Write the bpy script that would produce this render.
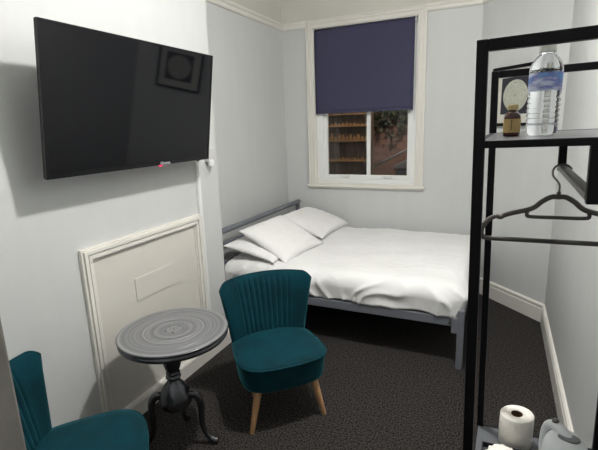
import bpy, bmesh, math, random
from mathutils import Vector, Matrix, noise
for o in list(bpy.data.objects): bpy.data.objects.remove(o, do_unlink=True)
S = bpy.context.scene
C = S.collection
PI = math.pi
rnd = random.Random(7)

# ---------------------------------------------------------------- camera
F, YAW, PITCH, ROLL = 433.4136, .4363, .222, -.0338
f0 = Vector((-math.sin(YAW), math.cos(YAW), 0)); r0 = Vector((math.cos(YAW), math.sin(YAW), 0)); u0 = Vector((0, 0, 1))
fw = f0*math.cos(PITCH)-u0*math.sin(PITCH); up = u0*math.cos(PITCH)+f0*math.sin(PITCH)
rt = r0*math.cos(ROLL)+up*math.sin(ROLL); up2 = up*math.cos(ROLL)-r0*math.sin(ROLL)
cam = bpy.data.cameras.new('camera'); camo = bpy.data.objects.new('camera', cam); C.objects.link(camo)
cam.sensor_width = 36; cam.lens = F/598*36; cam.clip_start = .02
camo.matrix_world = Matrix(((rt.x, up2.x, -fw.x, 0), (rt.y, up2.y, -fw.y, 0), (rt.z, up2.z, -fw.z, 1.55), (0, 0, 0, 1)))
S.camera = camo
# ---------------------------------------------------------------- world and light
W = bpy.data.worlds.new('night_sky'); S.world = W; W.use_nodes = True
W.node_tree.nodes['Background'].inputs[0].default_value = (.02, .025, .04, 1)
W.node_tree.nodes['Background'].inputs[1].default_value = .5
def point(name, loc, power, color, radius):
    l = bpy.data.lights.new(name, 'POINT'); l.energy = power; l.color = color; l.shadow_soft_size = radius
    o = bpy.data.objects.new(name, l); o.location = loc; C.objects.link(o); return o
point('ceiling_bulb', (-.325, 1.68, 2.83), 74, (1, .982, .955), .05)
al = bpy.data.lights.new('ceiling_lamp_diffuser', 'AREA'); al.shape = 'DISK'; al.size = .13; al.energy = 23; al.color = (1, .982, .955)
alo = bpy.data.objects.new('ceiling_lamp_diffuser', al); alo.location = (-.325, 1.68, 2.77); C.objects.link(alo)
point('hall_fill', (-.25, -.50, 2.60), 5, (1, .98, .955), .25)  # added weak fill from behind the camera, no bulb known there
point('yard_fill', (-.9, 5.0, 2.9), 110, (1, .84, .68), .08)  # added light out of view, brightens the yard behind the window
S.view_settings.view_transform = 'Standard'; S.view_settings.look = 'None'
S.view_settings.exposure = 0; S.view_settings.gamma = 1; S.view_settings.use_curve_mapping = False

# ---------------------------------------------------------------- materials
def lin(c): return tuple(((x/255)/12.92 if x/255 <= .04045 else ((x/255+.055)/1.055)**2.4) for x in c)
def mat(name, rgb, rough=.6, metal=0, var=0, vscale=8, bump=0, bscale=60, rgb2=None, stretch=(1, 1, 1), sheen=0, spec=.5, coat=0, detail=4, trans=0, emis=0, ior=1.45, bdist=.004):
    m = bpy.data.materials.new(name); m.use_nodes = True; nt = m.node_tree; b = nt.nodes['Principled BSDF']
    c = lin(rgb); b.inputs['Base Color'].default_value = (*c, 1)
    b.inputs['Roughness'].default_value = rough; b.inputs['Metallic'].default_value = metal
    b.inputs['Specular IOR Level'].default_value = spec; b.inputs['Coat Weight'].default_value = coat
    b.inputs['IOR'].default_value = ior
    if trans: b.inputs['Transmission Weight'].default_value = trans
    if emis: b.inputs['Emission Color'].default_value = (*c, 1); b.inputs['Emission Strength'].default_value = emis
    if sheen:
        b.inputs['Sheen Weight'].default_value = sheen; b.inputs['Sheen Roughness'].default_value = .35
        b.inputs['Sheen Tint'].default_value = (.08, .42, .48, 1)
    tc = nt.nodes.new('ShaderNodeTexCoord'); mp = nt.nodes.new('ShaderNodeMapping'); mp.inputs['Scale'].default_value = stretch
    nt.links.new(tc.outputs['Object'], mp.inputs[0])
    if var or rgb2:
        n = nt.nodes.new('ShaderNodeTexNoise'); n.inputs['Scale'].default_value = vscale; n.inputs['Detail'].default_value = detail
        nt.links.new(mp.outputs[0], n.inputs['Vector'])
        r = nt.nodes.new('ShaderNodeValToRGB'); r.color_ramp.elements[0].position = .35; r.color_ramp.elements[1].position = .65
        c2 = lin(rgb2) if rgb2 else tuple(min(1, x*(1+var)) for x in c)
        c1 = c if rgb2 else tuple(x*(1-var) for x in c)
        r.color_ramp.elements[0].color = (*c1, 1); r.color_ramp.elements[1].color = (*c2, 1)
        nt.links.new(n.outputs[0], r.inputs[0]); nt.links.new(r.outputs[0], b.inputs['Base Color'])
    if bump:
        n2 = nt.nodes.new('ShaderNodeTexNoise'); n2.inputs['Scale'].default_value = bscale; n2.inputs['Detail'].default_value = 4
        nt.links.new(mp.outputs[0], n2.inputs['Vector'])
        bp = nt.nodes.new('ShaderNodeBump'); bp.inputs['Strength'].default_value = bump; bp.inputs['Distance'].default_value = bdist
        nt.links.new(n2.outputs[0], bp.inputs['Height']); nt.links.new(bp.outputs[0], b.inputs['Normal'])
    return m
M = {}
M['wall'] = mat('pale_grey_wall_paint', (201, 203, 202), .55, var=.012, vscale=3, bump=.08, bscale=12, stretch=(3, 3, .35))
M['upper'] = mat('off_white_wall_paint', (206, 205, 197), .7, var=.02, vscale=3)
M['ceil'] = mat('white_ceiling_paint', (220, 219, 214), .8)
M['trim'] = mat('cream_gloss_paint', (224, 221, 214), .38, var=.02, vscale=4)
M['jamb'] = mat('worn_grey_door_paint', (122, 119, 114), .5, var=.10, vscale=14, bump=.3, bscale=30)
M['board'] = mat('cream_board_paint', (211, 208, 200), .5, var=.02, vscale=3)
M['upvc'] = mat('white_window_plastic', (232, 234, 232), .35)
M['carpet'] = mat('charcoal_speckled_carpet', (3, 3, 4), .95, rgb2=(84, 80, 78), vscale=112, bump=1, bscale=230, detail=5, spec=.1, bdist=.012)
M['blind'] = mat('indigo_blind_fabric', (60, 60, 84), .85, var=.04, vscale=60, bump=.2, bscale=400)
M['black'] = mat('black_powder_coated_metal', (4, 3, 8), .5, spec=.25)
M['shelfgrey'] = mat('satin_grey_upper_shelf', (66, 67, 70), .3, var=.04, spec=.3)
M['rackgrey'] = mat('grey_shelf_metal', (88, 91, 95), .45, var=.04)
M['bed'] = mat('slate_grey_bed_metal', (118, 121, 129), .42, metal=.25, var=.04)
M['linen'] = mat('white_bed_linen', (236, 236, 235), .85, var=.015, vscale=5, bump=.45, bscale=14, spec=.2, bdist=.01)
M['pillow'] = mat('white_pillow_cotton', (236, 235, 234), .85, var=.01, bump=.25, bscale=30, spec=.2, bdist=.008)
M['mattress'] = mat('mattress_ticking', (205, 203, 200), .85, var=.04)
M['velvet'] = mat('teal_velvet', (0, 46, 55), .85, var=.25, vscale=9, sheen=.75, spec=.2, bump=.15, bscale=300)
M['oak'] = mat('pale_oak_leg_wood', (190, 148, 108), .5, var=.12, vscale=12, stretch=(6, 6, .7))
M['silver'] = mat('brushed_pewter_paint', (92, 93, 97), .27, metal=.85, var=.12, vscale=10, bump=.15, bscale=50)
M['screw'] = mat('dark_screw_heads', (48, 47, 46), .5, metal=.4)
M['tvcase'] = mat('glossy_black_tv_bezel', (14, 14, 17), .22)
M['tvback'] = mat('matt_black_tv_casing', (20, 20, 22), .6)
M['screen'] = mat('dark_glass_tv_screen', (10, 11, 15), .045, spec=.5)
M['logo'] = mat('silver_tv_lettering', (200, 200, 205), .3)
M['led'] = mat('red_standby_light', (255, 40, 90), .4, emis=3.0)
M['plastic'] = mat('white_socket_plastic', (196, 197, 195), .4)
M['conduit'] = mat('grey_white_trunking', (224, 225, 223), .5)
M['hanger'] = mat('taupe_hanger_plastic', (86, 81, 79), .35, spec=.6)
M['steel'] = mat('grey_steel_hook', (120, 116, 114), .3, metal=.9)
M['rod'] = mat('grey_steel_rail', (128, 124, 122), .38, metal=.4)
M['paper'] = mat('white_tissue_paper', (236, 232, 224), .9, bump=.3, bscale=120, spec=.1)
M['tube'] = mat('brown_cardboard_tube', (92, 70, 54), .9)
M['dark'] = mat('dark_hollow', (26, 22, 20), .9)
M['kettle'] = mat('pale_grey_kettle_plastic', (232, 235, 239), .28)
M['kettledk'] = mat('mid_grey_kettle_plastic', (120, 124, 128), .35)
M['tray'] = mat('black_tray_plastic', (34, 35, 40), .4)
M['trayin'] = mat('dark_grey_tray_floor', (72, 76, 82), .5)
M['amber'] = mat('amber_brown_glass', (62, 30, 26), .12, spec=.6)
M['kraft'] = mat('kraft_bottle_label', (176, 150, 98), .7, var=.05)
M['labelink'] = mat('black_label_ink', (40, 34, 28), .7)
M['gold'] = mat('pale_gold_bottle_cap', (186, 168, 124), .35, metal=.4)
M['ink'] = mat('charcoal_art_board', (48, 48, 56), .8)
M['mat'] = mat('cream_picture_mount', (208, 206, 196), .8)
M['brickdk'] = None
def node_glass(name, color, alpha_gloss=.08, rough=.02):
    m = bpy.data.materials.new(name); m.use_nodes = True; nt = m.node_tree; nt.nodes.clear()
    o = nt.nodes.new('ShaderNodeOutputMaterial'); mx = nt.nodes.new('ShaderNodeMixShader'); t = nt.nodes.new('ShaderNodeBsdfTransparent'); g = nt.nodes.new('ShaderNodeBsdfGlossy')
    fr = nt.nodes.new('ShaderNodeFresnel'); fr.inputs[0].default_value = 1.45
    t.inputs[0].default_value = (*color, 1); g.inputs['Roughness'].default_value = rough
    nt.links.new(fr.outputs[0], mx.inputs[0]); nt.links.new(t.outputs[0], mx.inputs[1]); nt.links.new(g.outputs[0], mx.inputs[2]); nt.links.new(mx.outputs[0], o.inputs[0])
    return m
M['glass'] = node_glass('window_glass', (.92, .93, .92))
M['pet'] = mat('clear_bottle_plastic', (246, 249, 252), .06, trans=1, ior=1.22, bump=.5, bscale=45, bdist=.003, stretch=(1, 1, 2.5))

def brick_mat(name, c1, c2, mortar, scale):
    m = bpy.data.materials.new(name); m.use_nodes = True; nt = m.node_tree; b = nt.nodes['Principled BSDF']
    tc = nt.nodes.new('ShaderNodeTexCoord'); mp = nt.nodes.new('ShaderNodeMapping'); mp.inputs['Rotation'].default_value = (PI/2, 0, 0)
    br = nt.nodes.new('ShaderNodeTexBrick'); br.inputs['Scale'].default_value = scale
    br.inputs['Color1'].default_value = (*lin(c1), 1); br.inputs['Color2'].default_value = (*lin(c2), 1); br.inputs['Mortar'].default_value = (*lin(mortar), 1)
    br.inputs['Mortar Size'].default_value = .015
    nt.links.new(tc.outputs['Object'], mp.inputs[0]); nt.links.new(mp.outputs[0], br.inputs[0]); nt.links.new(br.outputs[0], b.inputs['Base Color']); b.inputs['Roughness'].default_value = .9
    return m
M['brick'] = brick_mat('red_brick_yard_wall', (138, 102, 92), (112, 86, 82), (120, 112, 106), 4.5)
M['timber'] = mat('weathered_brown_timber', (92, 78, 68), .8, var=.25, vscale=6, stretch=(8, 8, 1))
M['timber_lit'] = mat('orange_lit_timber', (150, 116, 76), .7, var=.2, vscale=10)  # orange light on ledges and pickets put into a paler timber colour
M['leaf'] = mat('dark_ivy_leaves', (52, 60, 44), .7, var=.3, vscale=14)
M['slate'] = mat('grey_yard_plastic', (92, 92, 98), .6)

# picture disc: cream with fine engraved rings of speckle
def disc_mat():
    m = bpy.data.materials.new('cream_engraved_disc'); m.use_nodes = True; nt = m.node_tree; b = nt.nodes['Principled BSDF']
    tc = nt.nodes.new('ShaderNodeTexCoord'); v = nt.nodes.new('ShaderNodeTexVoronoi'); v.inputs['Scale'].default_value = 140
    r = nt.nodes.new('ShaderNodeValToRGB'); r.color_ramp.elements[0].position = .1; r.color_ramp.elements[1].position = .5
    r.color_ramp.elements[0].color = (*lin((96, 98, 92)), 1); r.color_ramp.elements[1].color = (*lin((188, 190, 176)), 1)
    nt.links.new(tc.outputs['Object'], v.inputs['Vector']); nt.links.new(v.outputs['Distance'], r.inputs[0]); nt.links.new(r.outputs[0], b.inputs['Base Color']); b.inputs['Roughness'].default_value = .7
    return m
M['disc'] = disc_mat()
# table top: silver with concentric brush rings
def ringed():
    m = bpy.data.materials.new('ringed_pewter_paint'); m.use_nodes = True; nt = m.node_tree; b = nt.nodes['Principled BSDF']
    tc = nt.nodes.new('ShaderNodeTexCoord'); sp = nt.nodes.new('ShaderNodeSeparateXYZ'); cb = nt.nodes.new('ShaderNodeCombineXYZ'); ln = nt.nodes.new('ShaderNodeVectorMath'); ln.operation = 'LENGTH'
    n = nt.nodes.new('ShaderNodeTexNoise'); n.noise_dimensions = '1D'; n.inputs['Scale'].default_value = 55; n.inputs['Detail'].default_value = 5
    r = nt.nodes.new('ShaderNodeValToRGB'); r.color_ramp.elements[0].position = .42; r.color_ramp.elements[1].position = .68
    r.color_ramp.elements[0].color = (*lin((108, 109, 112)), 1); r.color_ramp.elements[1].color = (*lin((144, 144, 145)), 1)
    nt.links.new(tc.outputs['Object'], sp.inputs[0]); nt.links.new(sp.outputs[0], cb.inputs[0]); nt.links.new(sp.outputs[1], cb.inputs[1]); nt.links.new(cb.outputs[0], ln.inputs[0])
    nt.links.new(ln.outputs['Value'], n.inputs['W']); nt.links.new(n.outputs[0], r.inputs[0]); nt.links.new(r.outputs[0], b.inputs['Base Color'])
    b.inputs['Roughness'].default_value = .45; b.inputs['Metallic'].default_value = .15
    return m
M['ringed'] = ringed()

# ---------------------------------------------------------------- helpers
def obj(name, bm, m, parent=None, smooth=False, bevel=0, loc=None, rot=None, segs=2, subsurf=0, solid=0):
    bmesh.ops.recalc_face_normals(bm, faces=bm.faces[:])
    me = bpy.data.meshes.new(name); bm.to_mesh(me); bm.free()
    o = bpy.data.objects.new(name, me); C.objects.link(o)
    if m is not None: me.materials.append(m)
    if smooth:
        for p in me.polygons: p.use_smooth = True
    if parent is not None: o.parent = parent
    if loc is not None: o.location = loc
    if rot is not None: o.rotation_euler = rot
    if solid:
        md = o.modifiers.new('thickness', 'SOLIDIFY'); md.thickness = solid; md.offset = -1
    if bevel:
        md = o.modifiers.new('bevel', 'BEVEL'); md.width = bevel; md.segments = segs; md.limit_method = 'ANGLE'; md.angle_limit = .6
    if subsurf:
        md = o.modifiers.new('subsurf', 'SUBSURF'); md.levels = subsurf; md.render_levels = subsurf
    return o
def tag(o, label, cat, group=None):
    o['label'] = label; o['category'] = cat
    if group: o['group'] = group
    return o
def thing(name, label, cat, loc=(0, 0, 0), rot=(0, 0, 0), group=None):
    o = bpy.data.objects.new(name, None); o.empty_display_size = .1; C.objects.link(o)
    o.location = loc; o.rotation_euler = rot
    return tag(o, label, cat, group)
def struct(o): o['kind'] = 'structure'; return o
def box(bm, x0, x1, y0, y1, z0, z1):
    v = [bm.verts.new((x, y, z)) for x in (x0, x1) for y in (y0, y1) for z in (z0, z1)]
    for q in ((0, 1, 3, 2), (4, 6, 7, 5), (0, 4, 5, 1), (2, 3, 7, 6), (0, 2, 6, 4), (1, 5, 7, 3)): bm.faces.new([v[i] for i in q])
    return v
def bx(*a):
    bm = bmesh.new()
    if isinstance(a[0], (tuple, list)):
        for q in a: box(bm, *q)
    else: box(bm, *a)
    return bm
def lathe(prof, n=48, bm=None, squash=None, cap0=True, cap1=True):
    bm = bm or bmesh.new(); rings = []
    for r, z in prof:
        rings.append([bm.verts.new((r*math.cos(2*PI*i/n), r*math.sin(2*PI*i/n), z)) for i in range(n)])
    for a, b in zip(rings, rings[1:]):
        for i in range(n): bm.faces.new((a[i], a[(i+1) % n], b[(i+1) % n], b[i]))
    if cap0 and prof[0][0] > 1e-5: bm.faces.new(rings[0][::-1])
    if cap1 and prof[-1][0] > 1e-5: bm.faces.new(rings[-1])
    return bm
def tube(pts, rad, n=12, bm=None, flat=None):
    """sweep along pts; rad number or list; flat=(a,b) elliptical scale in frame"""
    bm = bm or bmesh.new(); P = [Vector(p) for p in pts]; R = rad if isinstance(rad, (list, tuple)) else [rad]*len(P)
    t0 = (P[1]-P[0]).normalized(); ref = Vector((0, 0, 1)) if abs(t0.z) < .9 else Vector((1, 0, 0))
    nrm = (ref-t0*ref.dot(t0)).normalized(); rings = []
    for i, p in enumerate(P):
        t = (P[min(i+1, len(P)-1)]-P[max(i-1, 0)]).normalized()
        nrm = (nrm-t*nrm.dot(t)).normalized(); bn = t.cross(nrm)
        a, b = flat or (1, 1)
        rings.append([bm.verts.new(p+nrm*(R[i]*a*math.cos(2*PI*k/n))+bn*(R[i]*b*math.sin(2*PI*k/n))) for k in range(n)])
    for a, b in zip(rings, rings[1:]):
        for k in range(n): bm.faces.new((a[k], a[(k+1) % n], b[(k+1) % n], b[k]))
    bm.faces.new(rings[0][::-1]); bm.faces.new(rings[-1]); return bm
def spline(pts, k=8):
    P = [Vector(p) for p in pts]; P = [P[0]*2-P[1]]+P+[P[-1]*2-P[-2]]; out = []
    for i in range(1, len(P)-2):
        for j in range(k):
            t = j/k; a, b, c, d = P[i-1], P[i], P[i+1], P[i+2]
            out.append(.5*((2*b)+(c-a)*t+(2*a-5*b+4*c-d)*t*t+(3*b-a-3*c+d)*t**3))
    out.append(P[-2]); return out
def prism(pts2, axis, a0, a1, bm=None):
    """extrude polygon; axis 'x': pts (y,z); 'y': pts (x,z); 'z': pts (x,y)"""
    bm = bm or bmesh.new()
    def v(p, a): return {'x': (a, p[0], p[1]), 'y': (p[0], a, p[1]), 'z': (p[0], p[1], a)}[axis]
    A = [bm.verts.new(v(p, a0)) for p in pts2]; B = [bm.verts.new(v(p, a1)) for p in pts2]
    n = len(pts2); bm.faces.new(A[::-1]); bm.faces.new(B)
    for i in range(n): bm.faces.new((A[i], A[(i+1) % n], B[(i+1) % n], B[i]))
    return bm
def run(prof, p0, p1, bm=None, m0=0, m1=0):
    """moulding: profile (out, z) swept from p0 to p1 (xy); 'out' is to the left of travel; m0,m1 = mitre (shift along travel per out)"""
    bm = bm or bmesh.new(); a, b = Vector((*p0, 0)), Vector((*p1, 0)); t = (b-a).normalized(); n = Vector((-t.y, t.x, 0))
    A = [bm.verts.new(a+n*o+t*(o*m0)+Vector((0, 0, z))) for o, z in prof]; B = [bm.verts.new(b+n*o-t*(o*m1)+Vector((0, 0, z))) for o, z in prof]
    k = len(prof); bm.faces.new(A[::-1]); bm.faces.new(B)
    for i in range(k): bm.faces.new((A[i], A[(i+1) % k], B[(i+1) % k], B[i]))
    return bm

# ---------------------------------------------------------------- room shell
XA, XB, XR = -2.0902, -1.7706, .3839
YD, YE, YR = 4.2292, 2.4941, 3.6246
SX = -.2045; HC = 2.95; YN = -1.1
XJ, YJ = -.617, .334
RZ = 2.5
struct(obj('floor', bx(XA-.15, XR+.15, YN-.12, YD+.25, -.05, 0), M['carpet']))
struct(obj('ceiling', bx(XA-.15, XR+.15, YN-.12, YD+.25, HC, HC+.05), M['ceil']))
WX0, WX1, WZ0, WZ1 = -1.752, -.724, .965, 2.487       # window opening
def wallpair(name, lower, uppr):
    o = struct(obj(name, lower, M['wall'])); 
    if uppr is not None:
        struct(obj(name, uppr, M['upper'], o))
    return o
# back wall with opening
wb = bx((XA-.12, WX0, YD, YD+.22, 0, RZ+.04), (WX1, SX+.3, YD, YD+.22, 0, RZ+.04), (WX0, WX1, YD, YD+.22, 0, WZ0), (WX0, WX1, YD, YD+.22, WZ1, RZ+.04))
wback = struct(obj('wall_back', wb, M['wall']))
struct(obj('trim_1', bx(XA-.12, SX+.3, YD, YD+.22, RZ+.04, HC), M['upper']))
# left alcove wall, chimney breast, right wall, splay, near stub
struct(obj('wall_alcove', bx(XA-.12, XA, YE-.1, YD, 0, RZ+.04), M['wall']))
struct(obj('trim_2', bx(XA-.12, XA, YE-.1, YD, RZ+.04, HC), M['upper']))
struct(obj('wall_left', bx(XA-.12, XB, YJ-.16, YE, 0, HC), M['wall']))
struct(obj('wall_right', bx(XR, XR+.12, YN, YR, 0, RZ+.04), M['wall']))
struct(obj('trim_3', bx(XR, XR+.12, YN, YR, RZ+.04, HC), M['upper']))
sp = [(SX, YD), (XR, YR), (XR+.12, YR), (XR+.12, YD+.2), (SX, YD+.2)]
struct(obj('wall_splay', prism(sp, 'z', 0, RZ+.04), M['wall']))
struct(obj('trim_4', prism(sp, 'z', RZ+.04, HC), M['upper']))
struct(obj('wall_near', bx((XA-.1, XJ-.04, YJ-.15, YJ-.02, 0, HC), (XJ-.12, XJ-.04, YN, YJ-.15, 0, HC)), M['wall']))
struct(obj('wall_hall', bx(XJ-.12, XR+.12, YN-.12, YN, 0, HC), M['wall']))
jm = bx(XJ-.045, XJ, YJ-.19, YJ, 0, 2.08); box(jm, XJ-.10, XJ-.03, YJ-.02, YJ+.0, 0, 2.08)
dj = struct(obj('trim_5', jm, M['jamb'], bevel=.004))

# picture rail
pr = [(0, RZ), (.012, RZ), (.020, RZ+.012), (.022, RZ+.03), (.034, RZ+.042), (.034, RZ+.058), (.018, RZ+.068), (.0, RZ+.074)]
DV = Vector((XR-SX, YR-YD, 0)).normalized()
tn = math.tan(PI/8)
struct(obj('trim_6', run(pr, (WX0-.071, YD), (XA, YD), m1=1), M['trim']))
struct(obj('trim_7', run(pr, (XA, YD), (XA, YE), m0=1), M['trim']))
struct(obj('trim_8', run(pr, (SX, YD), (WX1+.070, YD), m0=tn), M['trim']))
struct(obj('trim_9', run(pr, (XR, YR), (SX, YD), m0=tn, m1=tn), M['trim']))
struct(obj('trim_10', run(pr, (XR, YN), (XR, YR), m1=tn), M['trim']))
# skirting boards
bb = [(0, 0), (.020, 0), (.020, .108), (.014, .116), (.014, .126), (.020, .131), (.018, .142), (.008, .150), (0, .150)]
struct(obj('baseboard_right', run(bb, (XR, YN), (XR, YR), m1=tn), M['trim']))
struct(obj('baseboard_splay', run(bb, (XR, YR), (SX, YD), m0=tn, m1=tn), M['trim']))
struct(obj('baseboard_back', run(bb, (SX, YD), (XA, YD), m0=tn, m1=1), M['trim']))
struct(obj('baseboard_alcove', run(bb, (XA, YD), (XA, YE), m0=1), M['trim']))
bl = [(0, 0), (.030, 0), (.030, .085), (.022, .10), (0, .10)]
struct(obj('baseboard_left', run(bl, (XB, YE), (XB, YJ), m0=0), M['trim']))

# ---------------------------------------------------------------- window
win = struct(obj('window_1', bx((WX0-.004, WX0+.072, YD+.035, YD+.13, WZ0, WZ1), (WX1-.066, WX1+.004, YD+.035, YD+.13, WZ0, WZ1), (WX0+.072, WX1-.066, YD+.035, YD+.13, WZ0-.004, WZ0+.045), (WX0+.072, WX1-.066, YD+.035, YD+.13, WZ1-.035, WZ1+.004)), M['upvc'], bevel=.004))
def wpart(name, bm, m, **k):
    o = struct(obj(name, bm, m, win, **k)); return o
sx0, sx1, sz0, sz1 = WX0+.070, WX1-.064, WZ0+.043, WZ1-.03
gy = 4.30
g0, g1 = -1.640, -.822
wpart('sash_frame', bx((sx0, g0, gy-.010, gy+.025, sz0, sz1), (g1, sx1, gy-.010, gy+.025, sz0, sz1), (g0, g1, gy-.010, gy+.025, sz0, 1.052), (g0, g1, gy-.010, gy+.025, sz1-.06, sz1), (-1.226, -1.186, gy-.006, gy+.020, 1.052, sz1-.06)), M['upvc'], bevel=.005)
wpart('glass_pane', bx(g0, -1.226, gy-.004, gy+.004, 1.052, sz1-.06), M['glass'])
wpart('glass_pane', bx(-1.186, g1, gy-.004, gy+.004, 1.052, sz1-.06), M['glass'])
for cx in (-1.445, -1.005):
    wpart('sash_lift', bx((cx-.045, cx+.045, gy-.035, gy-.010, 1.03, 1.036), (cx-.045, cx-.035, gy-.030, gy-.010, 1.03, 1.052), (cx+.035, cx+.045, gy-.030, gy-.010, 1.03, 1.052)), M['conduit'], bevel=.002)
# architrave with stepped profile
def arch(x0, x1, z0, z1, w, steps, y, yd=-1):
    bm = bmesh.new()
    for a, b, d in steps:
        box(bm, x0+a, x0+b, y-d, y, z0, z1-a); box(bm, x1-b, x1-a, y-d, y, z0, z1-a); box(bm, x0+b, x1-b, y-d, y, z1-b, z1-a)
    return bm
wpart('architrave', arch(WX0-.071, WX1+.070, WZ0-.02, WZ1+.072, .09, [(0, .012, .030), (.012, .026, .022), (.026, .038, .026), (.038, .062, .017), (.062, .074, .023)], YD), M['trim'], bevel=.003)
wpart('window_sill', bx((WX0-.086, WX1+.086, YD-.045, YD+.05, WZ0-.032, WZ0-.006), (WX0-.075, WX1+.075, YD-.022, YD, WZ0-.05, WZ0-.03)), M['trim'], bevel=.006)
wpart('reveal_lining', bx((WX0-.006, WX0+.010, YD-.01, YD+.06, WZ0-.01, WZ1), (WX1-.010, WX1+.006, YD-.01, YD+.06, WZ0-.01, WZ1), (WX0, WX1, YD-.01, YD+.06, WZ0-.01, WZ0+.004), (WX0, WX1, YD-.01, YD+.06, WZ1-.01, WZ1+.006)), M['trim'])

# roller blind
rb = thing('roller_blind', 'dark indigo fabric roller blind half lowered over the window', 'blind', (0, YD+.012, 2.455))
bx0, bx1 = -1.735, -.762
fb = bmesh.new(); nx, nz = 24, 30; g = []
for i in range(nx+1):
    row = []
    for j in range(nz+1):
        x = bx0+(bx1-bx0)*i/nx; z = -.765+.77*j/nz
        row.append(fb.verts.new((x, -.018+.0015*math.sin(i*.9)*(1-j/nz), z)))
    g.append(row)
for i in range(nx):
    for j in range(nz): fb.faces.new((g[i][j], g[i+1][j], g[i+1][j+1], g[i][j+1]))
obj('fabric', fb, M['blind'], rb, smooth=True, solid=.0015)
obj('roller', tube([(bx0, 0, 0), (bx1, 0, 0)], .019, 20), M['blind'], rb, smooth=True)
obj('bottom_bar', bx(bx0, bx1, -.022, -.012, -.782, -.760), M['blind'], rb, bevel=.003)
obj('bracket', tube([(bx0-.010, 0, 0), (bx0, 0, 0)], .022, 20), M['plastic'], rb)
obj('bracket', tube([(bx1, 0, 0), (bx1+.016, 0, 0)], .024, 20), M['plastic'], rb)
ch = bmesh.new()
for s in (-.012, .010):
    n = 150
    tube([(bx1+.012, s-.010, -.01), (bx1+.012, s-.010, -.88)], .0009, 6, ch)
    for k in range(n): bmesh.ops.create_icosphere(ch, subdivisions=1, radius=.0026, matrix=Matrix.Translation((bx1+.012, s-.010, -.01-.87*k/n)))
obj('bead_chain', ch, M['plastic'], rb)

# ---------------------------------------------------------------- yard outside
struct(obj('wall_yard', bx(-4.2, 1.6, 6.2, 6.35, 0, 3.4), M['brick']))
struct(obj('floor_yard', bx(-4.2, 1.6, YD+.25, 6.35, -.05, 0), M['slate']))
tf = thing('timber_screen', 'brown timber screen with lit ledges seen through the left window pane', 'screen', (-1.87, 5.55, 0))
obj('post', bx(-.37, -.31, -.03, .03, 0, 2.3), M['timber'], tf); obj('post', bx(.31, .37, -.03, .03, 0, 2.3), M['timber'], tf)
obj('backing_boards', bx(*[(-.32+k*.08, -.245+k*.08, .035, .055, .02, 2.25) for k in range(8)]), M['timber'], tf)
for z in (.75, 1.085, 1.345, 1.535, 1.685): obj('ledge', bx(-.31, .31, -.04, .035, z, z+.014), M['timber_lit'], tf)
for z, hh in ((1.359, .12), (1.099, .045), (1.549, .05)):
    pk = bmesh.new()
    for k in range(12):
        x = -.285+k*.052; h2 = hh*(.45+.55*rnd.random()); prism([(x-.018, z), (x+.018, z), (x+.018, z+h2*.5), (x, z+h2), (x-.018, z+h2*.5)], 'y', -.03, -.015, pk)
    obj('picket_row', pk, M['timber_lit'], tf)
iv = bmesh.new()
for k in range(520):
    p = Vector((rnd.gauss(0, .24), -abs(rnd.gauss(0, .05)), rnd.gauss(0, .13))); s_ = .022+.022*rnd.random()
    mt = Matrix.Translation(p) @ Matrix.Rotation(rnd.uniform(-.8, .8), 4, 'X') @ Matrix.Rotation(rnd.random()*6, 4, 'Y')
    q = [iv.verts.new(mt @ Vector(c)) for c in ((-s_, 0, 0), (0, .008, -s_*.6), (s_, 0, 0), (0, -.008, s_*.6))]; iv.faces.new(q)
tag(obj('ivy', iv, M['leaf'], loc=(-1.34, 6.14, 1.72)), 'dark ivy growing on the brick wall outside the right window pane', 'plant')
wbn = thing('wheelie_bin', 'dark grey wheelie bin outside, low in the right window pane', 'bin', (-.90, 5.6, 0))
obj('body', prism([(-.22, 0), (.22, 0), (.27, 1.0), (-.27, 1.0)], 'y', -.25, .25), M['slate'], wbn, bevel=.03)
obj('lid', prism([(-.29, 1.005), (.29, 1.005), (.27, 1.06), (.12, 1.13), (-.12, 1.13), (-.27, 1.06)], 'y', -.28, .28), M['slate'], wbn, bevel=.02)
cp = thing('hand_rail', 'slanting metal handrail crossing the brick wall outside', 'handrail', (-1.40, 6.0, 0))
obj('rail', tube([(-.35, 0, .90), (.35, 0, 1.26)], .014), M['bed'], cp, smooth=True)
for x, z in ((-.3, .925), (.3, 1.235)): obj('post', tube([(x, 0, 0), (x, 0, z)], .012), M['bed'], cp, smooth=True)

# ---------------------------------------------------------------- fireplace panel on chimney breast
PY0, PY1, PZ = 1.336, 2.243, 1.02
pb = bmesh.new()
for a, b, d in [(0, .012, .020), (.012, .030, .030), (.030, .036, .020), (.036, .056, .026), (.056, .064, .014)]:
    box(pb, XB, XB+d, PY0+a, PY0+b, .10, PZ-a); box(pb, XB, XB+d, PY1-b, PY1-a, .10, PZ-a); box(pb, XB, XB+d, PY0+b, PY1-b, PZ-b, PZ-a)
fp = struct(obj('trim_11', pb, M['trim'], bevel=.002))
struct(obj('infill_board', bx(XB, XB+.006, PY0+.06, PY1-.06, .10, PZ-.06), M['board'], fp))
struct(obj('access_patch', bx(XB+.006, XB+.011, 1.646, 1.945, .643, .774), M['board'], fp, bevel=.0008))

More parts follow.
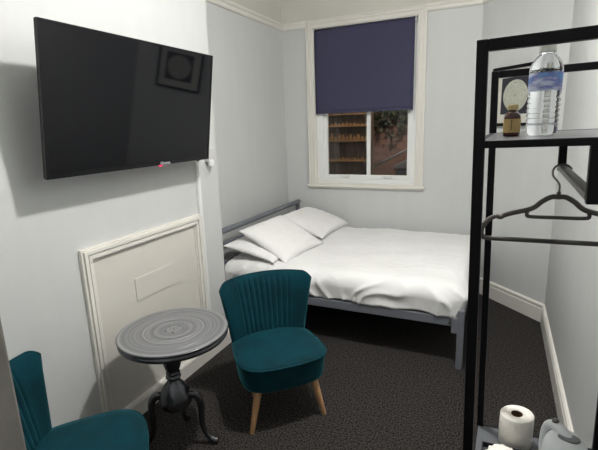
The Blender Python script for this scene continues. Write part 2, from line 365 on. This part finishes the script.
# ---------------------------------------------------------------- conduit and socket box
cd = prism([(XB, 2.244), (XB+.018, 2.244), (XB+.024, 2.250), (XB+.024, 2.268), (XB+.018, 2.274), (XB, 2.274)], 'z', .10, 1.352)
tag(obj('cable_trunking', cd, M['conduit']), 'thin white vertical cable trunking running down the wall below the television', 'trunking')
so = thing('socket_box', 'small white socket box beside the lower right corner of the television', 'socket', (XB, 2.388, 1.345))
obj('back_box', bx(.0005, .034, -.030, .042, 0, .084), M['plastic'], so, bevel=.004)
obj('plug', bx(.02, .048, -.022, .016, -.030, .014), M['conduit'], so, bevel=.006)
obj('cord', tube(spline([(.034, -.008, -.03), (.030, -.012, -.055), (.026, -.03, -.06), (.022, -.07, -.008)]), .003, 8), M['plastic'], so, smooth=True)

# ---------------------------------------------------------------- television
TW, TH, TD = 1.072, .597, .022
tv = thing('television', 'large flat black television hung on the wall above the round table', 'television', (-1.590, 1.681, 1.673), (0, math.radians(8.4), 0))
# local: x = out of screen (front at x=0), y along wall, z up
obj('case', bx(-TD, -.004, -TW/2, TW/2, -TH/2, TH/2), M['tvback'], tv, bevel=.006)
bz = .010
obj('bezel', bx((-.010, .002, -TW/2, -TW/2+bz, -TH/2, TH/2), (-.010, .002, TW/2-bz, TW/2, -TH/2, TH/2), (-.010, .002, -TW/2+bz, TW/2-bz, TH/2-bz, TH/2), (-.010, .002, -TW/2+bz, TW/2-bz, -TH/2, -TH/2+.020)), M['tvcase'], tv, bevel=.0015)
obj('screen', bx(-.008, -.001, -TW/2+bz-.001, TW/2-bz+.001, -TH/2+.019, TH/2-bz+.001), M['screen'], tv)
obj('rear_housing', bx(-TD-.030, -TD+.002, -.33, .33, -.24, .12), M['tvback'], tv, bevel=.012)
obj('wall_bracket', bx((-.160, -TD-.02, -.06, .06, -.08, .02), (-.060, -TD-.028, -.24, .24, -.13, -.09), (-.060, -TD-.028, -.24, .24, .03, .07), (-.070, -.055, -.04, .04, -.13, .07)), M['black'], tv)
txt = bpy.data.curves.new('logo_text', 'FONT'); txt.body = 'Hisense'; txt.size = .024; txt.extrude = .0006; txt.align_x = 'CENTER'; txt.align_y = 'CENTER'
tt = bpy.data.objects.new('logo_text', txt); C.objects.link(tt)
dg = bpy.context.evaluated_depsgraph_get(); me = bpy.data.meshes.new_from_object(tt.evaluated_get(dg)); bpy.data.objects.remove(tt)
lg = bpy.data.objects.new('maker_lettering', me); me.materials.clear(); me.materials.append(M['logo']); C.objects.link(lg); lg.parent = tv
lg.location = (.0028, .147, -TH/2+.010); lg.rotation_euler = (PI/2, 0, PI/2)
obj('standby_light', bx(-.012, -.002, .112, .128, -TH/2-.008, -TH/2+.001), M['led'], tv, bevel=.002)
obj('cable', tube(spline([(-.034, .47, -.22), (-.06, .52, -.30), (-.09, .555, -.325), (-.125, .572, -.325)]), .004, 8), M['black'], tv, smooth=True)

# ---------------------------------------------------------------- framed disc picture on splay wall
NV = Vector((-DV.y, DV.x, 0))
if NV.y > 0: NV = -NV                                  # into the room
sc = .412; pc = Vector((SX, YD, 1.733))+DV*sc
ang = math.atan2(DV.y, DV.x)
pf = thing('framed_picture', 'black framed picture of a cream disc on the angled wall behind the water bottle', 'picture', pc+NV*.001, (0, 0, ang))
# local x along DV, y = away from the room, so the front is -y
hw, hh, fwid = .230, .230, .024
obj('frame', bx((-hw, -hw+fwid, -.028, 0, -hh, hh), (hw-fwid, hw, -.028, 0, -hh, hh), (-hw+fwid, hw-fwid, -.028, 0, hh-fwid, hh), (-hw+fwid, hw-fwid, -.028, 0, -hh, -hh+fwid)), M['black'], pf, bevel=.002)
obj('mount', bx(-hw+fwid-.002, hw-fwid+.002, -.014, -.002, -hh+fwid-.002, hh-fwid+.002), M['mat'], pf)
obj('dark_panel', bx(-.132, .148, -.017, -.0135, -.138, .142), M['ink'], pf)
dm = lathe([(.120, 0), (.120, .003)], 64)
dsc = obj('disc', dm, M['disc'], pf, loc=(.010, -.0165, .002), rot=(PI/2, 0, 0))
for x, y in ((-.009, .002), (.009, .002), (-.009, .098), (.009, .098)): obj('mark', bx(x-.0028, x+.0028, y-.004, y+.004, .0031, .0038), M['ink'], dsc)

# ---------------------------------------------------------------- bed
BY0, BY1, BXH, BXF = 2.70, 4.165, -1.95, -.160
bed = thing('bed_frame', 'slate grey tubular metal double bed frame under the window', 'bed', ((BXH+BXF)/2, (BY0+BY1)/2, 0))
bo = bed.location.copy()
def bp(name, *qs, **k):
    return obj(name, bx(*[(q[0]-bo.x, q[1]-bo.x, q[2]-bo.y, q[3]-bo.y, q[4], q[5]) for q in qs]), M['bed'], bed, bevel=k.get('bevel', .004))
bp('headboard_post', (BXH-.018, BXH+.018, BY1-.018, BY1+.018, 0, .75)); bp('headboard_post', (BXH-.018, BXH+.018, BY0-.018, BY0+.018, 0, .75))
def btube(name, a, b, r, cyl=16): return obj(name, tube([Vector(a)-bo, Vector(b)-bo], r, cyl), M['bed'], bed, smooth=True, bevel=.003)
btube('headboard_rail', (BXH, BY0-.03, .770), (BXH, BY1+.03, .770), .023)
bp('headboard_rail', (BXH-.012, BXH+.012, BY0, BY1, .650, .680)); bp('headboard_rail', (BXH-.012, BXH+.012, BY0, BY1, .50, .53)); bp('headboard_rail', (BXH-.012, BXH+.012, BY0, BY1, .40, .43))
bp('side_rail', (BXH, BXF-.01, BY0-.014, BY0+.014, .290, .350)); bp('side_rail', (BXH, BXF-.01, BY1-.014, BY1+.014, .290, .350))
bp('foot_rail', (BXF-.014, BXF+.014, BY0, BY1, .290, .350))
bp('foot_post', (BXF-.020, BXF+.020, BY0-.020, BY0+.020, 0, .402)); bp('foot_post', (BXF-.020, BXF+.020, BY1-.020, BY1+.020, 0, .402))
bp('rail_bracket', (BXF-.055, BXF-.018, BY0-.018, BY0+.012, .245, .345))
obj('bolt', tube([Vector((BXF-.065, BY0-.022, .315))-bo, Vector((BXF-.065, BY0-.012, .315))-bo], .008, 10), M['steel'], bed)
for k in range(14):
    x = BXH+.1+k*.125; bp('slat', (x, x+.06, BY0+.012, BY1-.012, .318, .333), bevel=.001)
# mattress
mx = bmesh.new(); box(mx, -1.915, -.185, BY0+.03, BY1-.03, .338, .505)
tag(obj('mattress', mx, M['mattress'], bevel=.04, segs=4), 'white mattress lying on the metal bed frame beneath the duvet', 'mattress')
# duvet: draped cloth
def drape(x, y, x0, x1, y0, y1, ztop, r):
    cx = min(max(x, x0), x1); cy = min(max(y, y0), y1); dx, dy = x-cx, y-cy; d = math.hypot(dx, dy)
    if d < 1e-9: return Vector((x, y, ztop)), 0, Vector((0, 0, 1))
    u = Vector((dx/d, dy/d, 0)); a = min(d/r, PI/2)
    h = r*math.sin(a); dr = r*(1-math.cos(a))+max(0, d-r*PI/2)
    return Vector((cx, cy, ztop))+u*h-Vector((0, 0, dr)), d, (u*math.sin(a)+Vector((0, 0, math.cos(a))))
db = bmesh.new(); NX, NY = 190, 170; X0, X1, Y0, Y1 = -1.60, -.225, 2.768, 4.07; rr = .088; over = .232
G = []
for i in range(NX+1):
    row = []
    for j in range(NY+1):
        x = -1.905+(X1+over+1.905)*i/NX
        y = Y0-over+(Y1-Y0+2*over-.045)*j/NY
        p, d, n = drape(x, y, -3, X1, Y0, Y1, .548, rr)
        side = min(1, d/.13)
        crown = .014*math.sin(PI*min(max((y-Y0)/(Y1-Y0), 0), 1))
        q = Vector((x*1.0, y*1.0, 0))
        w = noise.noise(q*2.3)*.016 + noise.noise(q*5.1+Vector((3, 1, 0)))*.009
        # creases fanning on the sides
        cr = noise.noise(Vector((x*5.5+y, d*3.0, 2)))
        cr2 = 1-abs(noise.noise(Vector((x*6.5-d*7*noise.noise(Vector((x*2, y*2, 31)))*2, d*2.2+x, 7))))*2
        cr3 = 1-abs(noise.noise(Vector((x*4.0+y*2.2, y*5.5-x*1.5, 11))))*2.4
        disp = w*(1-.3*side)+side*(.011*cr+.010*max(0, cr2)**4*1.9)+(1-side)*.005*max(0, cr3)**4
        p = p+n*(disp+crown*(1-side))
        if d > .12: p = p+Vector((0, 0, (d-.12)*.20*noise.noise(Vector((x*5, y*5, 20)))))
        if d > .14:   # hem tucks slightly in towards the rail
            u = Vector((n.x, n.y, 0)); p -= u*(d-.14)*.10
        # tucked sheet at pillow end
        row.append(db.verts.new(p))
    G.append(row)
for i in range(NX):
    for j in range(NY): db.faces.new((G[i][j], G[i+1][j], G[i+1][j+1], G[i][j+1]))
tag(obj('duvet', db, M['linen'], smooth=True, solid=.022), 'rumpled white duvet spread over the metal bed', 'duvet')
# pillows
def pillow(name, L, Wd, T, loc, rot, seed, label, group=None, pinch=.06, bend=0):
    bm = bmesh.new(); n = 44; m_ = 34; top = []; bot = []
    for i in range(n+1):
        rt_, rb_ = [], []
        for j in range(m_+1):
            u = -1+2*i/n; v = -1+2*j/m_
            e = (max(0, 1-abs(u)**3.2)*max(0, 1-abs(v)**3.2))**.55
            x = u*L/2*(1-pinch*(1-v*v)*abs(u)**3 + .02*abs(v)**6); y = v*Wd/2*(1-pinch*(1-u*u)*abs(v)**3+.02*abs(u)**6)
            ns = noise.noise(Vector((u*1.6+seed, v*1.6, seed)))*.16+noise.noise(Vector((u*4+seed, v*4, seed+5)))*.11
            rr_ = max(0, 1-abs(noise.noise(Vector((u*3.1+v*1.3+seed, v*3.4-u*1.8, seed+9))))*3)**3*.13
            z = T/2*e*(1+ns+rr_); zb = -T/2*e*(.75+ns*.4)
            off = bend*(x*x)/(L*L)*4
            rt_.append(bm.verts.new((x, y, z+off)))
            edge = i in (0, n) or j in (0, m_)
            rb_.append(rt_[-1] if edge else bm.verts.new((x, y, zb+off)))
        top.append(rt_); bot.append(rb_)
    for i in range(n):
        for j in range(m_):
            bm.faces.new((top[i][j], top[i+1][j], top[i+1][j+1], top[i][j+1]))
            f = [bot[i][j], bot[i][j+1], bot[i+1][j+1], bot[i+1][j]]
            try: bm.faces.new(f)
            except ValueError: pass
    o = obj(name, bm, M['pillow'], smooth=True, loc=loc, rot=rot)
    tag(o, label, 'pillow', group); return o
def rot_axes(xa, ya):
    X = Vector(xa).normalized(); Y = Vector(ya); Y = (Y-X*Y.dot(X)).normalized(); Z = X.cross(Y)
    return Matrix((X, Y, Z)).transposed().to_euler()
pillow('pillow', .68, .46, .10, (-1.700, 3.050, .618), rot_axes((.02, 1, 0), (-1, .02, .20)), 2, 'flat white pillow tucked underneath at the near side of the bed head', 'bed pillows')
pillow('pillow', .60, .48, .13, (-1.590, 3.085, .668), rot_axes((.11, 1, .02), (-.40, .10, .205)), 5, 'plump white pillow lying on top at the near side of the bed head', 'bed pillows')
pillow('pillow', .68, .50, .14, (-1.615, 3.800, .650), rot_axes((.03, 1, -.01), (-1, .03, .30)), 9, 'white pillow nearest the window at the far side of the bed head', 'bed pillows')

# ---------------------------------------------------------------- cocktail chairs
def sup(th, a, b, e):
    c, s = math.cos(th), math.sin(th)
    return a*math.copysign(abs(c)**(2/e), c), b*math.copysign(abs(s)**(2/e), s)
def make_chair(label, loc, rz):
    t = thing('cocktail_chair', label, 'chair', loc, (0, 0, rz), 'teal velvet cocktail chairs')
    # seat: superellipse loft, front at -y
    bm = bmesh.new(); n = 72; rings = []
    prof = [(.40, .235), (.88, .235), (.93, .242), (.955, .26), (.985, .345), (1.0, .366), (1.0, .373), (.985, .380), (.94, .386), (.80, .392), (.55, .396), (.25, .399), (.02, .400)]
    for s, z in prof:
        ring = []
        for k in range(n):
            x, y = sup(2*PI*k/n, .235*s, .218*s, 3.6)
            taper = 1-.07*(y/.218)              # wider at the front
            bow = -.016*(1-(x/.240)**2)*(1 if y < 0 else 0)*min(1, abs(y)/.2)
            ring.append(bm.verts.new((x*taper, y+.018+bow*s, z)))
        rings.append(ring)
    for a, b in zip(rings, rings[1:]):
        for k in range(n): bm.faces.new((a[k], a[(k+1) % n], b[(k+1) % n], b[k]))
    bm.faces.new(rings[0][::-1]); bm.faces.new(rings[-1])
    seat = obj('seat', bm, M['velvet'], t, smooth=True)
    pp = []
    for k in range(n+1):
        x, y = sup(2*PI*k/n, .237, .220, 3.6); taper = 1-.07*(y/.218); bow = -.016*(1-(x/.240)**2)*(1 if y < 0 else 0)*min(1, abs(y)/.2)
        pp.append((x*taper, y+.018+bow, .374))
    obj('piping', tube(pp, .0045, 8), M['velvet'], seat, smooth=True)
    # back: curved shell with channel pleats
    bm = bmesh.new(); NU, NV_ = 150, 40
    def pos(u, v, front):
        hwid = .207+.062*v**1.3
        cornr = max(0, (abs(u)-.84)/.16)
        zt = .722-.010*(1-u*u)*0-.034*cornr**2
        zb = .262
        z = zb+(zt-zb)*v
        x = hwid*u*(1-.0*v)
        y = .160+.036*v+.085*(1-abs(u)**2.1)*(.55+.45*v)-.040*v*abs(u)**3
        th = .072-.012*v
        ed = (max(0, 1-abs(u)**9)*max(0, 1-max(0, v)**6))**.5
        if front:
            yy = y-th*.5*ed
            if abs(u) < .64:
                ph = (u/.64*5.0+.5)*1.0
                g_ = abs(math.sin(PI*ph)); fade = min(1, max(0, (.97-v)/.10))*min(1, (.64-abs(u))/.06)
                yy += (-.014*(g_**.55)+.011)*fade
        else: yy = y+th*.5*ed
        return Vector((x, yy, z))
    A, B = [], []
    for i in range(NU+1):
        a, b = [], []
        for j in range(NV_+1):
            u = -1+2*i/NU; v = (j/NV_); v = 1-(1-v)**1.25
            p = pos(u, v, True); va = bm.verts.new(p); a.append(va)
            edge = i in (0, NU) or j == NV_
            b.append(va if edge else bm.verts.new(pos(u, v, False)))
        A.append(a); B.append(b)
    for i in range(NU):
        for j in range(NV_):
            bm.faces.new((A[i][j], A[i+1][j], A[i+1][j+1], A[i][j+1]))
            try: bm.faces.new((B[i][j], B[i][j+1], B[i+1][j+1], B[i+1][j]))
            except ValueError: pass
        vs = [A[i][0], B[i][0], B[i+1][0], A[i+1][0]]
        vs = list(dict.fromkeys(vs))
        if len(vs) > 2: bm.faces.new(vs)
    back = obj('backrest', bm, M['velvet'], t, smooth=True)
    pts = []
    for i in range(NU+1):
        u = -1+2*i/NU; pts.append(pos(u, 1, True)+Vector((0, 0, .001)))
    pts = [pos(-1, k/12, True) for k in range(3, 12)]+pts+[pos(1, 1-k/12, True) for k in range(1, 10)]
    obj('piping', tube(pts, .004, 8), M['velvet'], back, smooth=True)
    for sx in (-1, 1):
        obj('leg', tube([(sx*.150, -.125, .245), (sx*.160, -.132, .2), (sx*.205, -.152, .001)], [.021, .020, .0125], 20), M['oak'], t, smooth=True, bevel=.002)
        obj('leg', tube([(sx*.100, .105, .245), (sx*.103, .115, .2), (sx*.112, .165, .001)], [.021, .020, .0125], 20), M['oak'], t, smooth=True, bevel=.002)
    return t
make_chair('teal velvet chair with fluted back and pale wooden legs, standing beside the bed', (-1.047, 1.914, 0), math.radians(45))
make_chair('teal velvet chair partly cut off at lower left, next to the doorway', (-1.345, .925, 0), math.radians(135))

# ---------------------------------------------------------------- round pedestal table
tb = thing('round_table', 'round pewter painted pedestal side table with ringed top, between two teal chairs', 'table', (-1.376, 1.485, 0))
ZT = .620; R = .260
prof = [(.001, ZT-.040), (.200, ZT-.040), (.238, ZT-.040), (.250, ZT-.037), (.257, ZT-.028), (.255, ZT-.017), (.249, ZT-.013), (.256, ZT-.010), (R, ZT-.004), (R, ZT-.001), (.258, ZT+.001)]
obj('rim', lathe(prof+[(.240, ZT+.001), (.001, ZT+.001)], 96), M['silver'], tb, smooth=True)
pt_ = [(.001, ZT-.006)]; tp = [(.257, ZT-.006), (.257, ZT+.0015), (.250, ZT+.003)]
r_ = .248
while r_ > .02:
    d = .0012 if any(abs(r_-q) < .0035 for q in (.205, .172, .150, .122, .088, .060)) else .0004
    tp += [(r_, ZT+.003), (r_-.0015, ZT+.003-d), (r_-.0035, ZT+.003-d), (r_-.005, ZT+.003)]
    r_ -= .009
tp += [(.001, ZT+.003)]
obj('tabletop', lathe(pt_+tp, 96), M['ringed'], tb)
for k in range(5):
    a = k*2*PI/5+.3; r2 = .036 if k else 0.0
    obj('screw', lathe([(.0045, ZT+.002), (.0045, ZT+.0040)], 12), M['screw'], tb, loc=(r2*math.cos(a), r2*math.sin(a), 0))
col = [(.001, .205), (.030, .206), (.050, .212), (.070, .228), (.080, .25), (.079, .275), (.070, .305), (.052, .335), (.036, .355), (.028, .368), (.026, .376), (.036, .380), (.037, .386), (.027, .391), (.026, .397), (.034, .402), (.034, .407), (.028, .412), (.036, .43), (.044, .46), (.048, .50), (.048, .54), (.042, .555), (.060, .565), (.105, .573), (.11, ZT-.041), (.001, ZT-.041)]
obj('pedestal', lathe(col, 48), M['silver'], tb, smooth=True, loc=(-.010, -.024, 0))
for a in (24, 212, 118):
    a = math.radians(a); ca, sa = math.cos(a), math.sin(a)
    pr_ = [(.050, .275), (.085, .285), (.112, .262), (.122, .215), (.120, .150), (.124, .095), (.143, .048), (.172, .020), (.195, .016)]
    sp_ = spline([(r*ca, r*sa, z) for r, z in pr_], 5)
    N = len(sp_); rad = [.023-.010*min(1, i/(N*.6))+(.004 if i > N*.8 else 0) for i in range(N)]; rad[-1] = .008
    obj('leg', tube(sp_, rad, 14, flat=(1, .85)), M['silver'], tb, smooth=True, loc=(-.010, -.024, 0))

# ---------------------------------------------------------------- clothes rack (leans a touch)
RA, RB = -.019, -.022
HZ = 1.692
rk = thing('clothes_rack', 'black metal clothes rack with shelves and a central hanging rail by the right wall', 'rack', (-.0515, .893, HZ), (0, RA, RB))
RW, RD, T1 = .365, .599, .020
def rp(name, *qs, m='black', bevel=.0015): return obj(name, bx(*qs), M[m], rk, bevel=bevel)
for y0 in (0, RD-T1):
    for x0 in (0, RW-T1):
        zb = -HZ-.0005+(.0185*x0)
        rp('post', (x0, x0+T1, y0, y0+T1, zb+.001, 0))
    rp('top_bar', (T1, RW-T1, y0, y0+T1, -T1, 0))
for x0 in (RW-T1,): rp('depth_bar', (x0, x0+T1, T1, RD-T1, -T1, 0))
ZS = -.179
rp('shelf_frame', (T1, RW-T1, .002, T1-.002, ZS-.014, ZS), (T1, RW-T1, RD-T1, RD-.002, ZS-.014, ZS), (.002, T1-.004, T1, RD-T1, ZS-.014, ZS), (RW-T1+.004, RW-.002, T1, RD-T1, ZS-.014, ZS))
rp('upper_shelf', (T1-.006, RW-T1+.006, T1-.004, RD-T1+.004, ZS-.010, ZS-.001), m='shelfgrey')
XRD = .188
rp('rail_bracket', (XRD, XRD+.021, 0.001, .021, ZS-.116, ZS-.014)); rp('rail_bracket', (XRD, XRD+.021, RD-.021, RD-.001, ZS-.116, ZS-.014))
rp('hanging_rail', (XRD-.001, XRD+.022, .020, RD-.020, ZS-.113, ZS-.098), m='rod', bevel=.004)
ZL = -(HZ-.497)
rp('shelf_frame', (T1, RW-T1, .002, T1-.002, ZL-.022, ZL-.001), (T1, RW-T1, RD-T1+.002, RD-.002, ZL-.022, ZL-.001), (.002, T1-.002, T1, RD-T1, ZL-.022, ZL-.001), (RW-T1+.002, RW-.002, T1, RD-T1, ZL-.022, ZL-.001))
rp('lower_shelf', (T1*.2, RW-T1*.2, T1-.004, RD-T1+.006, ZL-.006, ZL), m='rackgrey', bevel=.001)
for z in (.10,):
    rp('foot_bar', (.003, T1-.003, T1, RD-T1, -HZ+z, -HZ+z+.018)); rp('foot_bar', (RW-T1+.003, RW-.003, T1, RD-T1, -HZ+z+.007, -HZ+z+.025))
def rack_pt(lx, ly, lz):
    ca, sa, cb, sb = math.cos(RA), math.sin(RA), math.cos(RB), math.sin(RB)
    X = ca*lx+sa*lz; Z = -sa*lx+ca*lz
    return Vector((-.0515+cb*X-sb*ly, .893+sb*X+cb*ly, HZ+Z))
def shelf_z(x, y, lz):      # world height of a shelf surface (its local height lz) above a world xy
    return HZ+lz/math.cos(RA)-math.tan(RA)*((x+.0515)*math.cos(RB)+(y-.893)*math.sin(RB))

# hanger in the plane y=1.40
hx, hy = .157, 1.405
hg = thing('coat_hanger', 'dark taupe plastic coat hanger with a grey hook on the rack rail', 'hanger', (hx, hy, 1.335), (0, RA, RB))
def H(x, z): return (x-hx, 0, z-1.335)
half = [(.157, 1.333), (.140, 1.333), (.118, 1.320), (.100, 1.303), (.082, 1.294), (.045, 1.284), (.020, 1.275), (.010, 1.269), (-.002, 1.272), (-.020, 1.262), (-.034, 1.245), (-.041, 1.222), (-.037, 1.208), (-.022, 1.203), (.05, 1.2025), (.157, 1.2025)]
left = [Vector(H(x, z)) for x, z in half]
lp = spline(left[:-1], 5)+[left[-1]]
rp_ = [Vector((-v.x, 0, v.z)) for v in lp][::-1]
body = lp+rp_[1:]
loop = lp[::-1]+[Vector((-v.x, 0, v.z)) for v in lp][1:]
obj('frame', tube(loop, .0085, 14, flat=(.85, .7)), M['hanger'], hg, smooth=True)
obj('tie_bar', tube(spline([H(.082, 1.292), H(.080, 1.280), H(.090, 1.274), H(.157, 1.2735), H(.224, 1.274), H(.234, 1.280), H(.232, 1.292)], 5), .0055, 10), M['hanger'], hg, smooth=True)
zr = 1.405
obj('neck', tube([H(.157, 1.330), H(.157, 1.348)], .005, 12), M['hanger'], hg, smooth=True)
hk = spline([H(.157, 1.345), H(.1575, 1.366), H(.150, 1.380), H(.1405, 1.392), H(.1385, 1.406), H(.144, 1.4185), H(.158, 1.4245), H(.174, 1.4215), H(.184, 1.411)], 6)
obj('hook', tube(hk, .0028, 10), M['steel'], hg, smooth=True)

# water bottle (clear, blue label) on the upper shelf
wx, wy = .0775, 1.10
wz = shelf_z(wx, wy, ZS-.001)
wb_ = thing('water_bottle', 'clear plastic water bottle with a blue label on the upper rack shelf', 'bottle', (wx, wy, wz))
pf_ = [(.020, .0005), (.027, .002), (.031, .008), (.0315, .016)]
z = .02
while z < .082:
    pf_ += [(.0318, z), (.0318, z+.004), (.0298, z+.0065), (.0298, z+.008)]; z += .0105
pf_ += [(.0318, .088), (.0318, .126), (.0312, .130), (.0325, .134), (.0315, .143), (.027, .154), (.020, .163), (.0145, .169), (.0125, .172), (.0125, .183)]
obj('body', lathe(pf_, 48), M['pet'], wb_, smooth=True)
lab = lathe([(.0322, .096), (.0322, .130)], 48, cap0=False, cap1=False)
lm = bpy.data.materials.new('blue_bottle_label'); lm.use_nodes = True; nt = lm.node_tree; b = nt.nodes['Principled BSDF']
tc = nt.nodes.new('ShaderNodeTexCoord'); mp = nt.nodes.new('ShaderNodeMapping'); mp.inputs['Scale'].default_value = (22, 22, 60); ns = nt.nodes.new('ShaderNodeTexNoise'); ns.inputs['Scale'].default_value = 1; ns.inputs['Detail'].default_value = 3
cr = nt.nodes.new('ShaderNodeValToRGB'); cr.color_ramp.elements[0].position = .36; cr.color_ramp.elements[0].color = (*lin((70, 140, 205)), 1); cr.color_ramp.elements[1].position = .62; cr.color_ramp.elements[1].color = (*lin((196, 206, 232)), 1)
e = cr.color_ramp.elements.new(.48); e.color = (*lin((96, 104, 178)), 1)
nt.links.new(tc.outputs['Object'], mp.inputs[0]); nt.links.new(mp.outputs[0], ns.inputs['Vector']); nt.links.new(ns.outputs[0], cr.inputs[0]); nt.links.new(cr.outputs[0], b.inputs['Base Color'])
b.inputs['Roughness'].default_value = .35; b.inputs['Alpha'].default_value = .72
obj('label', lab, lm, wb_, smooth=True)
obj('cap', lathe([(.0160, .172), (.0168, .173), (.0168, .1885), (.0155, .190), (.001, .190)], 32), mat('translucent_white_cap', (200, 202, 194), .3), wb_)
obj('neck_ring', lathe([(.0125, .1665), (.0158, .1675), (.0158, .1695), (.0125, .1705)], 32), M['pet'], wb_)

# small amber bottle
ax, ay = .0195, 1.12
az = shelf_z(ax, ay, ZS-.001)
ab = thing('small_bottle', 'small amber glass bottle with kraft paper label and gold cap, beside water bottle', 'bottle', (ax, ay, az), (0, 0, .5))
obj('glass', lathe([(.0150, .0003), (.0172, .002), (.0175, .005), (.0175, .042), (.0165, .047), (.012, .053), (.0082, .056), (.0078, .060)], 36), M['amber'], ab, smooth=True)
lb = obj('label', lathe([(.0178, .009), (.0178, .039)], 36, cap0=False, cap1=False), M['kraft'], ab, smooth=True)
ik = bmesh.new()
for k in range(5): 
    a = -PI/2-.55+.0; z0 = .015+k*.0045; box(ik, -.0012, .0012, -.0004, .0004, z0, z0+.003)
obj('lettering', ik, M['labelink'], lb, loc=(.0182*math.cos(-2.15), .0182*math.sin(-2.15), 0), rot=(0, 0, -2.15+PI/2))
obj('cap', lathe([(.0085, .058), (.0115, .059), (.0115, .068), (.0105, .070), (.001, .0705)], 28), M['gold'], ab)

# toilet roll on lower shelf
tx, ty = .103, 1.425
tz = shelf_z(tx, ty, ZL)
tr = thing('toilet_roll', 'white toilet roll standing upright on the lower rack shelf', 'toilet roll', (tx, ty, tz))
rb_ = bmesh.new(); n = 56
rp2 = [(.0175, .002), (.045, .0005), (.0485, .003), (.0492, .05), (.0485, .106), (.046, .1095), (.030, .1105), (.0178, .109), (.0175, .002)]
rings = []
for r, z in rp2:
    rings.append([rb_.verts.new((r*(1+.05*math.cos(2*(2*PI*k/n)-.7)*(1 if r > .03 else .2))*math.cos(2*PI*k/n), r*(1+.05*math.cos(2*(2*PI*k/n)-.7)*(1 if r > .03 else .2))*math.sin(2*PI*k/n), z+(.002*math.sin(2*PI*k/n+1) if z > .09 else 0))) for k in range(n)])
for a, b in zip(rings, rings[1:]):
    for k in range(n): rb_.faces.new((a[k], a[(k+1) % n], b[(k+1) % n], b[k]))
obj('paper', rb_, M['paper'], tr, smooth=True)
obj('cardboard_tube', lathe([(.0174, .001), (.0174, .1085), (.0164, .1085), (.0164, .001), (.0174, .001)], 40, cap0=False, cap1=False), M['tube'], tr)

# tray with crumpled tissue
trx0, trx1, try0, try1 = .004, .135, 1.16, 1.366
zc = shelf_z(.07, 1.26, ZL)+.0005
ty_ = thing('tray', 'small black plastic tray on the lower rack shelf in front of the toilet roll', 'tray', ((trx0+trx1)/2, (try0+try1)/2, zc), (0, RA, 0))
wx_, wy_ = (trx1-trx0)/2, (try1-try0)/2
obj('base', bx(-wx_+.003, wx_-.003, -wy_+.003, wy_-.003, .0, .004), M['trayin'], ty_)
obj('rim', bx((-wx_, -wx_+.004, -wy_, wy_, .0, .022), (wx_-.004, wx_, -wy_, wy_, .0, .022), (-wx_+.004, wx_-.004, -wy_, -wy_+.004, .0, .022), (-wx_+.004, wx_-.004, wy_-.004, wy_, .0, .022)), M['tray'], ty_, bevel=.001)
ts = bmesh.new(); bmesh.ops.create_icosphere(ts, subdivisions=4, radius=1)
for v in ts.verts:
    c = v.co.copy(); k = 1+.22*noise.noise(c*1.6)+.12*(1-2*abs(noise.noise(c*3.3+Vector((4, 0, 0)))))
    v.co = Vector((c.x*.048*k, c.y*.055*k, max(-.016, c.z*.024*k)))
tag(obj('crumpled_tissue', ts, M['paper'], smooth=True, loc=(.066, 1.296, zc+.0215)), 'crumpled white tissue lying in the black tray', 'tissue')

# kettle
kx, ky = .212, 1.222
kz = shelf_z(kx, ky, ZL)+.001
kt = thing('kettle', 'pale grey plastic jug kettle on the lower rack shelf by the right wall', 'kettle', (kx, ky, kz), (0, 0, 0))
def kring(bm, rx, ry, z, n=48, cx=0, cy=0, tilt=0):
    return [bm.verts.new((cx+rx*math.cos(2*PI*k/n), cy+ry*math.sin(2*PI*k/n), z+tilt*rx*math.cos(2*PI*k/n-PI*.75))) for k in range(n)]
def loft(bm, rings):
    for a, b in zip(rings, rings[1:]):
        n = len(a)
        for k in range(n): bm.faces.new((a[k], a[(k+1) % n], b[(k+1) % n], b[k]))
    bm.faces.new(rings[0][::-1]); bm.faces.new(rings[-1])
kb = bmesh.new(); loft(kb, [kring(kb, .060, .066, .014), kring(kb, .063, .070, .018), kring(kb, .062, .069, .07), kring(kb, .058, .064, .13), kring(kb, .054, .060, .165, tilt=.02), kring(kb, .050, .056, .180, tilt=.03), kring(kb, .043, .049, .190, tilt=.05), kring(kb, .032, .038, .196, tilt=.06), kring(kb, .012, .016, .199, tilt=.07)])
obj('body', kb, M['kettle'], kt, smooth=True)
obj('base_plate', lathe([(.060, .0), (.066, .002), (.066, .010), (.058, .0135)], 40), M['kettledk'], kt)
lr = bmesh.new(); loft(lr, [kring(lr, .027, .018, .1955, cx=.006, cy=.0), kring(lr, .027, .018, .2005, cx=.006, cy=.0), kring(lr, .024, .0155, .2015, cx=.006, cy=.0)])
obj('lid_grip', lr, M['kettledk'], kt, smooth=False, bevel=.001)
hd = spline([(.008, .004, .190), (-.010, .022, .202), (-.026, .040, .204), (-.037, .053, .191), (-.042, .058, .160), (-.042, .058, .11), (-.040, .054, .060), (-.032, .042, .045)], 6)
obj('handle', tube(hd, [.0165]*len(hd), 14, flat=(.75, 1.0)), M['kettle'], kt, smooth=True)
obj('lid_button', lathe([(.009, .0), (.009, .006), (.006, .009), (.001, .0095)], 20), M['steel'], kt, loc=(-.024, .038, .215), smooth=True)
obj('spout', prism([(.030, .150), (.052, .182), (.068, .190), (.050, .140)], 'y', -.018, .018), M['kettle'], kt, bevel=.005, rot=(0, 0, -.8))
